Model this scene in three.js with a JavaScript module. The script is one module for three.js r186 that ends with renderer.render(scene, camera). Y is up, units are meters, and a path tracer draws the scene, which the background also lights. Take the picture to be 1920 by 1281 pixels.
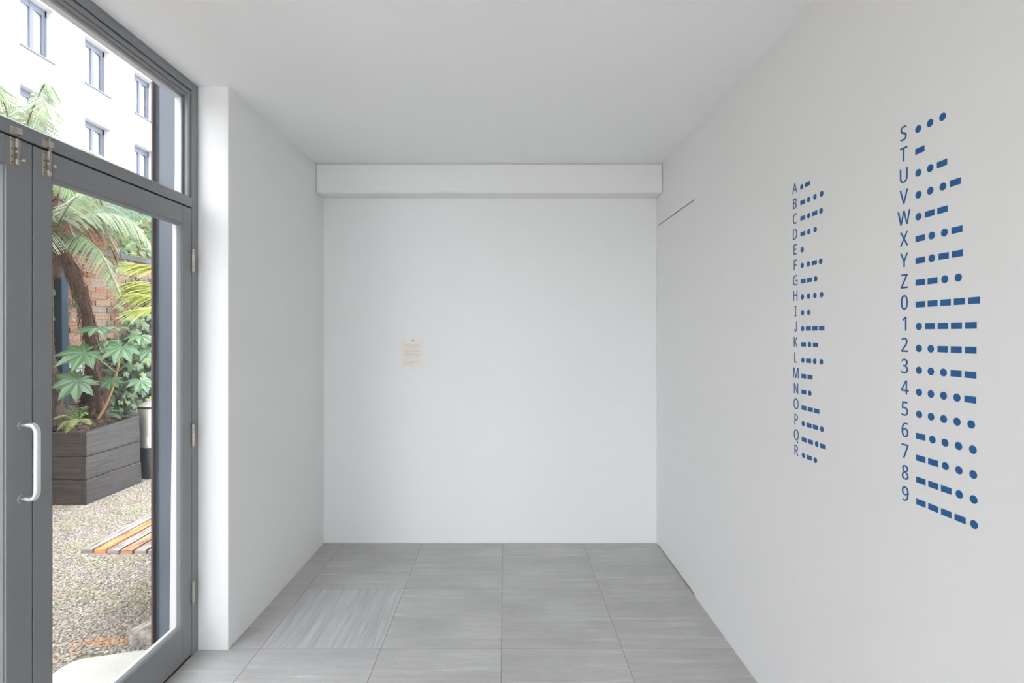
import * as THREE from 'three';
import { mergeGeometries, mergeVertices } from 'three/addons/utils/BufferGeometryUtils.js';
import { RoundedBoxGeometry } from 'three/addons/geometries/RoundedBoxGeometry.js';
import { FontLoader } from 'three/addons/loaders/FontLoader.js';

// ───────────── camera, sky, exposure ─────────────
const EYE = 1.563, FOCAL = 969, PU = 947, PV = 627;      // eye height (m), focal length and vanishing point (px of 1920×1281)
const scene = new THREE.Scene();
const camera = new THREE.PerspectiveCamera(2 * Math.atan(640.5 / FOCAL) * 180 / Math.PI, 1920 / 1281, 0.05, 200);
camera.setViewOffset(1920, 1281, 960 - PU, 640.5 - PV, 1920, 1281);
camera.position.set(0, EYE, 0);
camera.lookAt(0, EYE, -10);
scene.add(camera);
const renderer = new THREE.WebGLRenderer({ antialias: true });
renderer.toneMapping = THREE.LinearToneMapping;
renderer.toneMappingExposure = 1.0;
renderer.shadowMap.enabled = true;
scene.background = new THREE.Color().setRGB(0.945, 0.98, 1.045);    // even overcast sky
scene.backgroundIntensity = 5.5;

// ───────────── helpers ─────────────
let seed = 7;
const rnd = () => { seed = (seed + 0x6d2b79f5) | 0; let t = Math.imul(seed ^ (seed >>> 15), 1 | seed); t = (t + Math.imul(t ^ (t >>> 7), 61 | t)) ^ t; return ((t ^ (t >>> 14)) >>> 0) / 4294967296; };
const rr = (a, b) => a + (b - a) * rnd();
const pick = (a) => a[Math.floor(rnd() * a.length)];
const V = (x, y, z) => new THREE.Vector3(x, y, z);
const at = (u, v, d) => V((u - PU) * d / FOCAL, EYE + (PV - v) * d / FOCAL, -d);
const used = new Map();
function numbered(name) { const n = used.get(name) ?? 0; used.set(name, n + 1); return n ? `${name}_${String(n).padStart(3, '0')}` : name; }
function shade(o) { o.castShadow = o.receiveShadow = true; return o; }
function part(name, geo, mat, parent, label) { const m = shade(new THREE.Mesh(geo, mat)); m.name = name; parent.add(m); if (label) m.userData.label = label; return m; }
function node(name, parent, label) { const g = new THREE.Group(); g.name = name; parent.add(g); if (label) g.userData.label = label; return g; }
function tag(o, label, category, group, kind) { Object.assign(o.userData, { label, category }); if (group) o.userData.group = group; if (kind) o.userData.kind = kind; return o; }
function thing(name, label, category, pos = [0, 0, 0], group) { const g = new THREE.Group(); g.name = numbered(name); g.position.set(...pos); scene.add(g); return tag(g, label, category, group); }
function struct(name, label, category, pos = [0, 0, 0]) { const g = new THREE.Group(); g.name = name; g.position.set(...pos); scene.add(g); return tag(g, label, category, null, 'structure'); }
function structMesh(name, geo, mat, label, category) { const m = shade(new THREE.Mesh(geo, mat)); m.name = name; scene.add(m); return tag(m, label, category, null, 'structure'); }
const moved = (g, x, y, z) => g.translate(x, y, z);
function metricUV(g, sx = 1, sy = sx, ox = 0, oy = 0, swap = false) {
  const p = g.attributes.position, n = g.attributes.normal, uv = new Float32Array(p.count * 2);
  for (let i = 0; i < p.count; i++) {
    const ax = Math.abs(n.getX(i)), ay = Math.abs(n.getY(i)), az = Math.abs(n.getZ(i));
    let a, b;
    if (ay >= ax && ay >= az) { a = p.getX(i); b = p.getZ(i); } else if (ax >= az) { a = p.getZ(i); b = p.getY(i); } else { a = p.getX(i); b = p.getY(i); }
    if (swap) [a, b] = [b, a];
    uv[2 * i] = a / sx + ox; uv[2 * i + 1] = b / sy + oy;
  }
  g.setAttribute('uv', new THREE.BufferAttribute(uv, 2));
  return g;
}
// box between two corners
function bx(x0, x1, y0, y1, z0, z1) { const g = new THREE.BoxGeometry(Math.abs(x1 - x0), Math.abs(y1 - y0), Math.abs(z1 - z0)); g.translate((x0 + x1) / 2, (y0 + y1) / 2, (z0 + z1) / 2); return metricUV(g); }
// chamfered box, 44 triangles, flat faces
function chamfer(w, h, d, c) {
  const P = [], pos = [];
  const pt = (sx, sy, sz, k) => [sx * (w / 2 - (k === 0 ? 0 : c)), sy * (h / 2 - (k === 1 ? 0 : c)), sz * (d / 2 - (k === 2 ? 0 : c))];
  const tri = (a, b, e) => {
    const A = V(...a), B = V(...b), C = V(...e), n = B.clone().sub(A).cross(C.clone().sub(A)), m = A.clone().add(B).add(C);
    pos.push(...a, ...(n.dot(m) < 0 ? [...e, ...b] : [...b, ...e]));
  };
  const quad = (a, b, e, f) => { tri(a, b, e); tri(a, e, f); };
  const S = [-1, 1];
  for (const s of S) {
    quad(pt(s, -1, -1, 0), pt(s, 1, -1, 0), pt(s, 1, 1, 0), pt(s, -1, 1, 0));
    quad(pt(-1, s, -1, 1), pt(1, s, -1, 1), pt(1, s, 1, 1), pt(-1, s, 1, 1));
    quad(pt(-1, -1, s, 2), pt(1, -1, s, 2), pt(1, 1, s, 2), pt(-1, 1, s, 2));
    for (const t of S) {
      quad(pt(s, t, -1, 0), pt(s, t, 1, 0), pt(s, t, 1, 1), pt(s, t, -1, 1));
      quad(pt(s, -1, t, 0), pt(s, 1, t, 0), pt(s, 1, t, 2), pt(s, -1, t, 2));
      quad(pt(-1, s, t, 1), pt(1, s, t, 1), pt(1, s, t, 2), pt(-1, s, t, 2));
      for (const r of S) tri(pt(s, t, r, 0), pt(s, t, r, 1), pt(s, t, r, 2));
    }
  }
  const g = new THREE.BufferGeometry();
  g.setAttribute('position', new THREE.Float32BufferAttribute(pos, 3));
  g.computeVertexNormals();
  return metricUV(g);
}
function cb(x0, x1, y0, y1, z0, z1, c = 0.003) { return moved(chamfer(Math.abs(x1 - x0), Math.abs(y1 - y0), Math.abs(z1 - z0), c), (x0 + x1) / 2, (y0 + y1) / 2, (z0 + z1) / 2); }
const plain = (gs) => mergeGeometries(gs.map((g) => { g = g.index ? g.toNonIndexed() : g; for (const k of Object.keys(g.attributes)) if (!['position', 'normal', 'uv'].includes(k)) g.deleteAttribute(k); return g; }));
const tube = (pts, r, seg = 16, rad = 8) => new THREE.TubeGeometry(new THREE.CatmullRomCurve3(pts), seg, r, rad);
function cyl(r0, r1, h, n = 24) { return new THREE.CylinderGeometry(r0, r1, h, n); }

// noise and textures
const perm = new Uint8Array(512); { const a = [...Array(256).keys()]; for (let i = 255; i > 0; i--) { const j = Math.floor(rnd() * (i + 1)); [a[i], a[j]] = [a[j], a[i]]; } for (let i = 0; i < 512; i++) perm[i] = a[i & 255]; }
function vnoise(x, y, px, py) {           // value noise that repeats every px, py cells
  const xi = Math.floor(x), yi = Math.floor(y), fx = x - xi, fy = y - yi, sx = fx * fx * (3 - 2 * fx), sy = fy * fy * (3 - 2 * fy);
  const h = (a, b) => perm[perm[((a % px) + px) % px & 255] + (((b % py) + py) % py & 255)] / 255;
  return (h(xi, yi) * (1 - sx) + h(xi + 1, yi) * sx) * (1 - sy) + (h(xi, yi + 1) * (1 - sx) + h(xi + 1, yi + 1) * sx) * sy;
}
function fbm(u, v, fx, fy, oct = 4) { let s = 0, a = 0.5, t = 0; for (let i = 0; i < oct; i++) { s += a * vnoise(u * fx, v * fy, fx, fy); t += a; a *= 0.5; fx *= 2; fy *= 2; } return s / t; }
function dataTex(w, h, f, srgb) {
  const d = new Uint8Array(w * h * 4);
  for (let y = 0; y < h; y++) for (let x = 0; x < w; x++) { const c = f(x / w, y / h, x, y), i = (y * w + x) * 4; for (let k = 0; k < 3; k++) d[i + k] = Math.max(0, Math.min(255, 255 * (c.length ? c[k] : c))); d[i + 3] = 255; }
  const t = new THREE.DataTexture(d, w, h); t.magFilter = THREE.LinearFilter; t.minFilter = THREE.LinearMipmapLinearFilter; t.wrapS = t.wrapT = THREE.RepeatWrapping; t.needsUpdate = true;
  if (srgb) t.colorSpace = THREE.SRGBColorSpace; return t;
}
const rep = (t, x, y = x) => { t = t.clone(); t.repeat.set(x, y); t.needsUpdate = true; return t; };
const mat = (o) => new THREE.MeshStandardMaterial({ roughness: 0.8, ...o });
const lin = (r, g, b) => new THREE.Color().setRGB(r, g, b);

const plasterBump = dataTex(512, 512, (u, v) => 0.6 * fbm(u, v, 12, 12, 3) + 0.4 * fbm(u, v, 90, 90, 2));
const tileTex = dataTex(1024, 1024, (u, v) => {
  const s = fbm(u, v, 4, 60, 4), f = fbm(u, v, 24, 300, 2), c = fbm(u, v, 5, 7, 3), g = fbm(u + 0.3, v, 200, 240, 1);
  const k = 0.735 + 0.065 * (s - 0.5) + 0.045 * (f - 0.5) + 0.09 * (c - 0.5) + 0.03 * (g - 0.5) + (s > 0.66 ? 0.25 * (s - 0.66) : 0);
  return [k, k * 0.995, k * 0.985];
}, true);
const tileStreak = dataTex(1024, 1024, (u, v) => {
  const s = fbm(u, v, 3, 60, 4), f = fbm(u, v, 12, 300, 3), c = fbm(u, v, 5, 7, 3);
  const k = 0.75 + 0.13 * (s - 0.5) + 0.12 * (f - 0.5) + 0.06 * (c - 0.5);
  return [k, k, k * 0.995];
}, true);
const woodTex = dataTex(512, 512, (u, v) => {
  const w = fbm(u, v, 3, 40, 4), f = fbm(u, v, 8, 180, 2), k = 0.72 + 0.5 * (w - 0.5) + 0.35 * (f - 0.5) - (f < 0.3 ? 0.25 : 0);
  return [k, k * 0.98, k * 0.96];
}, true);
const woodBump = dataTex(512, 512, (u, v) => 0.5 * fbm(u, v, 3, 40, 3) + 0.5 * fbm(u, v, 8, 180, 2));
const grit = dataTex(256, 256, (u, v) => { const k = 0.78 + 0.5 * (fbm(u, v, 10, 10, 4) - 0.5) + 0.3 * (fbm(u, v, 70, 70, 2) - 0.5); return [k, k, k]; }, true);
const gritBump = dataTex(256, 256, (u, v) => fbm(u, v, 16, 16, 4));
const barkBump = dataTex(256, 256, (u, v) => fbm(u, v, 40, 5, 4));
// aggregate bed between the pebbles
const bedTex = dataTex(1024, 1024, (u, v) => {
  const a = fbm(u, v, 140, 140, 2), b = fbm(u, v, 6, 6, 4), m = fbm(u + 0.4, v + 0.1, 9, 9, 3), k = 0.50 + 0.45 * (a - 0.5) + 0.25 * (b - 0.5), g = Math.max(0, m - 0.52) * 0.8;
  return [k * (1 - 0.12 * g), k * 0.94, k * (0.80 - 0.3 * g)];
}, true);
const slabTex = dataTex(512, 512, (u, v) => { const k = 0.92 + 0.10 * (fbm(u, v, 5, 5, 4) - 0.5) + 0.06 * (fbm(u, v, 100, 100, 2) - 0.5); return [k, k * 0.995, k * 0.96]; }, true);
const paperTex = (() => {
  const c = document.createElement('canvas'); c.width = 512; c.height = 696; const x = c.getContext('2d');
  x.fillStyle = '#f3eee2'; x.fillRect(0, 0, 512, 696); x.fillStyle = '#f1ebda'; x.fillRect(0, 0, 46, 696);
  x.fillStyle = 'rgba(150,140,128,0.62)';
  for (const [y0, n, last] of [[108, 4, 330], [248, 3, 320], [344, 4, 250], [488, 3, 330], [600, 1, 300]]) for (let i = 0; i < n; i++) {
    let p = 58; const end = i === n - 1 ? last : rr(400, 452), y = y0 + i * 34;
    while (p < end) { const w = rr(8, 44); for (let q = p; q < Math.min(p + w, end); q += 7) x.fillRect(q, y - rr(0, 3), 4.6, rr(7, 10)); p += w + 10; }
  }
  const t = new THREE.CanvasTexture(c); t.colorSpace = THREE.SRGBColorSpace; return t;
})();

// ───────────── materials ─────────────
const M = {
  wall: mat({ color: lin(0.88, 0.88, 0.87), roughness: 0.75, bumpMap: rep(plasterBump, 1.2), bumpScale: 0.0006 }),
  ceiling: mat({ color: lin(0.92, 0.92, 0.915), roughness: 0.9 }),
  grout: mat({ color: lin(0.22, 0.21, 0.2), roughness: 0.95 }),
  tile: mat({ map: tileTex, roughness: 0.5 }),
  tileTurned: mat({ map: tileStreak, roughness: 0.5 }),
  frame: mat({ color: lin(0.235, 0.24, 0.25), roughness: 0.38 }),
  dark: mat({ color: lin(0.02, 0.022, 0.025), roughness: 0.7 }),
  glass: new THREE.MeshPhysicalMaterial({ color: 0xffffff, transmission: 1, thickness: 0, roughness: 0, ior: 1.5, specularIntensity: 0.35 }),
  whitePaint: mat({ color: lin(0.62, 0.62, 0.635), roughness: 0.45 }),
  slate: mat({ color: lin(0.085, 0.105, 0.13), roughness: 0.28 }),
  brownReflection: mat({ color: lin(0.085, 0.06, 0.055), roughness: 0.6 }),
  nickel: mat({ color: lin(0.55, 0.52, 0.46), metalness: 0.85, roughness: 0.38 }),
  tarnish: mat({ color: lin(0.34, 0.31, 0.27), metalness: 0.7, roughness: 0.45 }),
  rustSpot: mat({ color: lin(0.35, 0.16, 0.05), roughness: 0.8 }),
  aluminium: mat({ color: lin(0.78, 0.79, 0.8), metalness: 1, roughness: 0.3 }),
  vinyl: mat({ color: lin(0.008, 0.115, 0.33), roughness: 0.5 }),
  paper: mat({ map: paperTex, roughness: 0.9 }),
  pin: mat({ color: lin(0.01, 0.01, 0.012), roughness: 0.3 }),
  bed: mat({ map: rep(bedTex, 0.5), roughness: 0.95, bumpMap: rep(bedTex, 0.5), bumpScale: 0.006 }),
  slab: mat({ map: slabTex, color: lin(0.82, 0.82, 0.79), roughness: 0.9 }),
  rock: mat({ map: grit, color: lin(0.86, 0.78, 0.7), roughness: 0.95, bumpMap: gritBump, bumpScale: 0.01 }),
  plank: mat({ map: woodTex, color: lin(0.105, 0.096, 0.09), roughness: 0.62, bumpMap: woodBump, bumpScale: 0.0012 }),
  plankBrown: mat({ map: woodTex, color: lin(0.13, 0.098, 0.085), roughness: 0.65, bumpMap: woodBump, bumpScale: 0.0012 }),
  soil: mat({ map: rep(grit, 6), color: lin(0.09, 0.065, 0.05), roughness: 1, bumpMap: rep(gritBump, 5), bumpScale: 0.03 }),
  slatGrey: mat({ map: woodTex, color: lin(1.05, 0.95, 0.9), roughness: 0.8, bumpMap: woodBump, bumpScale: 0.001 }),
  slatOrange: mat({ map: woodTex, color: lin(1.65, 0.66, 0.25), roughness: 0.7, bumpMap: woodBump, bumpScale: 0.001 }),
  slatFaded: mat({ map: woodTex, color: lin(1.45, 0.78, 0.45), roughness: 0.7, bumpMap: woodBump, bumpScale: 0.001 }),
  steel: mat({ color: lin(0.86, 0.83, 0.76), metalness: 0.8, roughness: 0.42 }),
  black: mat({ color: lin(0.028, 0.032, 0.038), roughness: 0.45 }),
  navy: mat({ color: lin(0.022, 0.045, 0.07), roughness: 0.85 }),
  mortar: mat({ color: lin(0.2, 0.17, 0.14), roughness: 1 }),
  coping: mat({ map: grit, color: lin(0.16, 0.165, 0.16), roughness: 0.95 }),
  render: mat({ color: lin(0.56, 0.56, 0.555), roughness: 0.95 }),
  bounceStone: mat({ color: lin(0.8, 0.79, 0.77), roughness: 0.95 }),
  farFrame: mat({ color: lin(0.13, 0.145, 0.18), roughness: 0.4 }),
  blind: mat({ color: lin(0.85, 0.86, 0.9), roughness: 0.9 }),
  curtain: mat({ color: lin(0.5, 0.5, 0.52), roughness: 0.9 }),
  room: mat({ color: lin(0.5, 0.5, 0.52), roughness: 1 }),
  fibre: mat({ color: lin(0.16, 0.09, 0.06), roughness: 1, bumpMap: barkBump, bumpScale: 0.01 }),
  bark: mat({ color: lin(0.1, 0.075, 0.055), roughness: 1, bumpMap: barkBump, bumpScale: 0.02 }),
  stem: mat({ color: lin(0.42, 0.24, 0.11), roughness: 0.7 }),
  petiole: mat({ color: lin(0.45, 0.47, 0.16), roughness: 0.6 }),
  leafGloss: mat({ vertexColors: true, color: 0xffffff, roughness: 0.24, side: THREE.DoubleSide }),
  leafIvy: mat({ vertexColors: true, color: lin(0.85, 0.85, 0.8), roughness: 0.5, side: THREE.DoubleSide }),
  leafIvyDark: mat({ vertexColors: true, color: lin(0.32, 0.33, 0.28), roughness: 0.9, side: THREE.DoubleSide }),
  leafIvyPale: mat({ vertexColors: true, color: lin(1.5, 1.35, 1.0), roughness: 0.42, side: THREE.DoubleSide }),
  frond: new THREE.MeshPhysicalMaterial({ vertexColors: true, color: 0xffffff, transmission: 0.4, thickness: 0, roughness: 1, side: THREE.DoubleSide }),
  hedge: new THREE.MeshPhysicalMaterial({ color: 0xffffff, transmission: 0.35, thickness: 0, roughness: 1, side: THREE.DoubleSide }),
};
for (const k of ['rock', 'plank', 'plankBrown', 'soil', 'slatGrey', 'slatOrange', 'slatFaded', 'slab', 'coping', 'fibre', 'bark', 'stem', 'petiole', 'leafGloss', 'leafIvy', 'leafIvyDark', 'leafIvyPale', 'frond', 'hedge', 'bed']) M[k].color.multiplyScalar(0.74);   // outdoor colours darkened to balance the garden against the brightened sky
const brickColors = [[0.46, 0.20, 0.11], [0.52, 0.25, 0.15], [0.50, 0.30, 0.18], [0.42, 0.17, 0.11], [0.50, 0.36, 0.22], [0.46, 0.36, 0.26], [0.38, 0.28, 0.2], [0.55, 0.33, 0.24], [0.36, 0.15, 0.11]];
const brickMats = brickColors.map((c) => mat({ map: rep(grit, 3), color: lin(...c).multiplyScalar(0.76), roughness: 0.95, bumpMap: rep(gritBump, 3), bumpScale: 0.006 }));
const paintedBrick = mat({ map: rep(grit, 2), color: lin(0.58, 0.57, 0.54), roughness: 0.9, bumpMap: rep(gritBump, 3), bumpScale: 0.004 });

// ───────────── room shell ─────────────
const XR = 1.132, XD = -1.52, ZB = -3.864, ZF = 3.4, YC = 2.79, ZP = -2.56;   // right wall, door plane, back wall, front wall, ceiling, pier face
{
  const floor = struct('floor', 'grey stone-look porcelain tile floor with thin joints', 'floor');
  part('screed', bx(-1.60, XR + 0.1, -0.14, -0.0016, ZB - 0.1, ZF + 0.1), M.grout, floor);
  const jx = [-1.56, -1.218, -0.618, -0.018, 0.582, XR + 0.02], jz = [ZB - 0.02];
  for (let z = -3.771; z < ZF; z += 0.6) jz.push(z);
  jz.push(ZF + 0.02);
  for (let i = 0; i + 1 < jx.length; i++) for (let k = 0; k + 1 < jz.length; k++) {
    const turned = i === 1 && k === 2, x0 = jx[i] + 0.001, x1 = jx[i + 1] - 0.001, z0 = jz[k] + 0.001, z1 = jz[k + 1] - 0.001;
    const g = chamfer(x1 - x0, 0.012, z1 - z0, 0.0006);
    metricUV(g, 1.2, 1.2, rnd(), rnd(), turned);
    part('tile', moved(g, (x0 + x1) / 2, -0.006 + rr(-0.0003, 0.0003), (z0 + z1) / 2), turned ? M.tileTurned : M.tile, floor, turned ? 'tile with its streaks running towards the back wall' : undefined);
  }
}
structMesh('ceiling', bx(-1.60, XR + 0.25, YC, YC + 0.3, ZB - 0.25, ZF + 0.25), M.ceiling, 'plain white flat ceiling', 'ceiling');
structMesh('wall_back', bx(-1.585, XR + 0.25, -0.1, YC, ZB - 0.2, ZB), M.wall, 'white back wall with one sheet of paper pinned to it', 'wall');
structMesh('beam_back', cb(-1.358, XR, 2.58, YC, ZB - 0.01, -3.707, 0.010), M.wall, 'shallow white boxed beam along the top of the back wall', 'beam');
{ // left pier: its wall runs very slightly out of square
  const s = new THREE.Shape([[-1.372, -ZP], [-1.356, -ZB], [-1.585, -ZB], [-1.585, -ZP + 0.035], [-1.53, -ZP + 0.035], [-1.53, -ZP]].map((p) => new THREE.Vector2(...p)));
  const g = new THREE.ExtrudeGeometry(s, { depth: YC + 0.1, bevelEnabled: false }); g.rotateX(-Math.PI / 2); g.translate(0, -0.1, 0);
  structMesh('wall_left', metricUV(g), M.wall, 'white projecting wall between the glass door and the back wall', 'wall');
}
{ // right wall with a flush door at its far end
  const dz0 = -3.838, dz1 = -3.09, dh = 2.366;
  structMesh('wall_right', plain([bx(XR, XR + 0.2, -0.1, YC, dz1, ZF + 0.2), bx(XR, XR + 0.2, dh + 0.008, YC, ZB - 0.2, dz1), bx(XR, XR + 0.2, -0.1, dh + 0.008, ZB - 0.2, dz0)]), M.wall, 'long white wall on the right carrying the blue code chart', 'wall');
  const d = struct('door_3', 'flush white door panel hidden in the right wall with a dark gap above', 'door');
  part('panel', cb(XR + 0.003, XR + 0.043, 0.008, dh, dz0 + 0.003, dz1 - 0.0012, 0.0008), M.wall, d);
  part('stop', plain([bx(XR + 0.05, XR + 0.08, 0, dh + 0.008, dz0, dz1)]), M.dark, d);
}
structMesh('wall_front', plain([bx(-1.6, XR + 0.25, 2.2, YC, ZF + 0.001, ZF + 0.2), bx(-1.6, -1.5, -0.1, 2.2, ZF + 0.001, ZF + 0.2), bx(1.11, XR + 0.25, -0.1, 2.2, ZF + 0.001, ZF + 0.2)]), M.wall, 'white wall behind the viewer with a wide glazed opening added for light', 'wall');
structMesh('trim_1', cb(-1.356, XR, 0, 0.005, ZB - 0.01, ZB + 0.004, 0.001), M.whitePaint, 'thin white sealant line where back wall meets floor', 'trim');

// ───────────── glazed door wall ─────────────
const XO = XD - 0.044;          // outer face of the leaves
const ZJ = -2.507, ZM = -1.664, ZH = -0.79;   // hinge edge of right leaf, meeting edge, hinge edge of left leaf
const YT = 2.172, YBAR = 2.225;
{
  const f = struct('door_frame', 'grey painted timber frame round the glazed double door', 'door frame');
  part('jamb', cb(XO - 0.03, XD, 0, YC, ZP, ZJ - 0.003, 0.002), M.frame, f);
  part('jamb', cb(XO - 0.03, XD, 0, YC, ZH + 0.003, ZH + 0.06, 0.002), M.frame, f);
  part('transom_bar', cb(XO - 0.02, XD, YT + 0.007, YBAR, ZJ - 0.003, ZH + 0.003, 0.002), M.frame, f);
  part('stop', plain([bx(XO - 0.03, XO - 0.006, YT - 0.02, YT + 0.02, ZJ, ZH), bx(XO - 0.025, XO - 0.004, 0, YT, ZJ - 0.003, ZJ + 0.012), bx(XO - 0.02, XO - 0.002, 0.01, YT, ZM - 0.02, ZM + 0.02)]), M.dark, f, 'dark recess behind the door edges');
  part('head', cb(XO - 0.03, XD, 2.747, YC, ZJ - 0.003, ZH + 0.003, 0.002), M.frame, f);
  part('threshold', cb(XO - 0.03, XD - 0.004, -0.03, 0.006, ZP, ZH + 0.06, 0.002), M.dark, f);
}
{ // fixed light above the door
  const w = struct('window_1', 'fixed fanlight pane above the glazed door', 'window');
  const z0 = ZJ - 0.003, z1 = ZH + 0.003;
  const bead = (a, b, c, d2, e, g2) => cb(a, b, c, d2, e, g2, 0.0045);
  part('bead', bead(XD - 0.018, XD - 0.004, 2.725, 2.744, z0, z1), M.frame, w);
  part('bead', bead(XD - 0.034, XD - 0.016, 2.715, 2.744, z0, z1), M.frame, w);
  part('bead', bead(XD - 0.032, XD - 0.006, YBAR, 2.744, z0, z0 + 0.017), M.frame, w);
  part('bead', bead(XD - 0.036, XD - 0.030, YBAR, 2.73, z0 + 0.012, z0 + 0.03), M.frame, w);
  part('bead', bead(XD - 0.032, XD - 0.008, YBAR - 0.002, YBAR + 0.007, z0, z1), M.frame, w);
  part('bead', bead(XD - 0.032, XD - 0.006, YBAR, 2.744, z1 - 0.017, z1), M.frame, w);
  part('pane', bx(XD - 0.0400, XD - 0.036, YBAR - 0.01, 2.75, z0 - 0.005, z1), M.glass, w);
  part('outer_bead', plain([bx(XD - 0.07, XD - 0.041, 2.705, 2.75, z0, z1), bx(XD - 0.07, XD - 0.041, YBAR - 0.01, 2.75, z0, z0 + 0.022)]), M.whitePaint, w, 'white painted outer glazing bead');
}
function leaf(root, za, zb, sa, sb) {       // za: far edge, zb: near edge, sa/sb: stile widths
  const y0 = 0.012, y1 = YT, gy0 = 0.18, gy1 = 2.086, ia = za + sa, ib = zb - sb;
  part('stile', cb(XO, XD, y0, y1, za, ia, 0.0022), M.frame, root);
  part('stile', cb(XO, XD, y0, y1, ib, zb, 0.0022), M.frame, root);
  part('rail', cb(XO, XD, gy1, y1, ia, ib, 0.0022), M.frame, root);
  part('rail', cb(XO, XD, y0, gy0, ia, ib, 0.0022), M.frame, root);
  // glazing bead: mitred, sloping from the leaf's face down to the pane, with a narrow step at its outer edge
  const rings = [[XD - 0.0006, 0], [XD - 0.0045, 0.0012], [XD - 0.0052, 0.0045], [XD - 0.0175, 0.0105], [XD - 0.0208, 0.0108]].map(([x, e]) => [[x, gy0 + e, ia + e], [x, gy0 + e, ib - e], [x, gy1 - e, ib - e], [x, gy1 - e, ia + e]]);
  const pos = [];
  for (let k = 0; k + 1 < rings.length; k++) for (let q = 0; q < 4; q++) { const a = rings[k][q], b = rings[k][(q + 1) % 4], c = rings[k + 1][(q + 1) % 4], d = rings[k + 1][q]; pos.push(...a, ...b, ...c, ...a, ...c, ...d); }
  const g = new THREE.BufferGeometry(); g.setAttribute('position', new THREE.Float32BufferAttribute(pos, 3)); g.computeVertexNormals(); metricUV(g);
  if (g.attributes.normal.getY(0) < 0) { for (let t = 0; t < pos.length; t += 9) for (let c = 0; c < 3; c++) [pos[t + 3 + c], pos[t + 6 + c]] = [pos[t + 6 + c], pos[t + 3 + c]]; g.setAttribute('position', new THREE.Float32BufferAttribute(pos, 3)); g.computeVertexNormals(); }
  part('bead', g, M.frame, root);
  part('pane', bx(XD - 0.0245, XD - 0.0205, gy0 - 0.005, gy1 + 0.005, ia - 0.005, ib + 0.005), M.glass, root);
  part('outer_bead', plain([cb(XO - 0.001, XD - 0.026, gy0, gy1, ia - 0.001, ia + 0.004, 0.001), cb(XO - 0.001, XD - 0.026, gy0, gy1, ib - 0.004, ib + 0.001, 0.001), cb(XO - 0.001, XD - 0.026, gy0 - 0.001, gy0 + 0.004, ia + 0.004, ib - 0.004, 0.001), cb(XO - 0.001, XD - 0.026, gy1 - 0.004, gy1 + 0.001, ia + 0.004, ib - 0.004, 0.001)]), M.whitePaint, root, 'white painted outer glazing bead');
}
function hinge(root, y) {
  const h = node('hinge', root);
  const k = [];
  for (let i = 0; i < 5; i++) k.push(moved(cyl(0.0078, 0.0078, 0.0188, 14), XD + 0.0065, y - 0.04 + i * 0.02, ZJ - 0.0015));
  part('knuckle', plain(k), M.nickel, h);
  part('pin', plain([moved(cyl(0.0082, 0.0082, 0.004, 14), XD + 0.0065, y + 0.053, ZJ - 0.0015), moved(cyl(0.0082, 0.0082, 0.004, 14), XD + 0.0065, y - 0.053, ZJ - 0.0015), moved(cyl(0.003, 0.003, 0.104, 8), XD + 0.0065, y, ZJ - 0.0015)]), M.nickel, h);
  part('leaf_plate', plain([bx(XD - 0.001, XD + 0.0012, y - 0.051, y + 0.051, ZJ + 0.001, ZJ + 0.006)]), M.tarnish, h);
}
function bolt(root, z, drawn) {              // barrel bolt: plate and barrel on the leaf, keeper on the bar above
  const b = node('barrel_bolt', root), yt = YT - 0.002, yb = yt - 0.083;
  part('plate', cb(XD - 0.0005, XD + 0.0016, yb, yt, z - 0.014, z + 0.016, 0.0006), M.nickel, b);
  const rail = [];
  for (const [a, c] of [[0, 0.030], [0.036, 0.046], [0.062, 0.083]]) rail.push(cb(XD + 0.001, XD + 0.011, yt - c, yt - a, z - 0.010, z + 0.005, 0.003));
  part('barrel', plain(rail), M.nickel, b);
  const y0 = yb + (drawn ? 0.016 : 0.004), y1 = drawn ? YBAR - 0.012 : yt - 0.004;
  part('rod', moved(cyl(0.0045, 0.0045, y1 - y0, 12), XD + 0.0085, (y0 + y1) / 2, z - 0.0025), M.tarnish, b);
  const kn = new THREE.LatheGeometry([[0, 0], [0.0022, 0], [0.0022, 0.010], [0.0045, 0.013], [0.005, 0.016], [0.003, 0.0195], [0, 0.02]].map((p) => new THREE.Vector2(...p)), 12);
  kn.rotateZ(-Math.PI / 2); part('knob', moved(kn, XD + 0.010, yt - (drawn ? 0.050 : 0.068), z - 0.0025), M.nickel, b);
  part('screw', plain([0.008, 0.034, 0.058, 0.076].flatMap((y) => [moved(cyl(0.0028, 0.0028, 0.002, 10).rotateZ(Math.PI / 2), XD + 0.0018, yt - y, z + 0.0115)])), M.rustSpot, b, 'rusty screw heads');
  part('keeper', plain([cb(XD - 0.0005, XD + 0.0016, YT + 0.009, YT + 0.034, z - 0.014, z + 0.016, 0.0006), cb(XD + 0.001, XD + 0.014, YT + 0.010, YT + 0.030, z - 0.0105, z - 0.008, 0.0008), cb(XD + 0.001, XD + 0.014, YT + 0.010, YT + 0.030, z + 0.003, z + 0.0055, 0.0008), cb(XD + 0.0125, XD + 0.0145, YT + 0.010, YT + 0.030, z - 0.0105, z + 0.0055, 0.0008)]), M.nickel, b);
}
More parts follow.
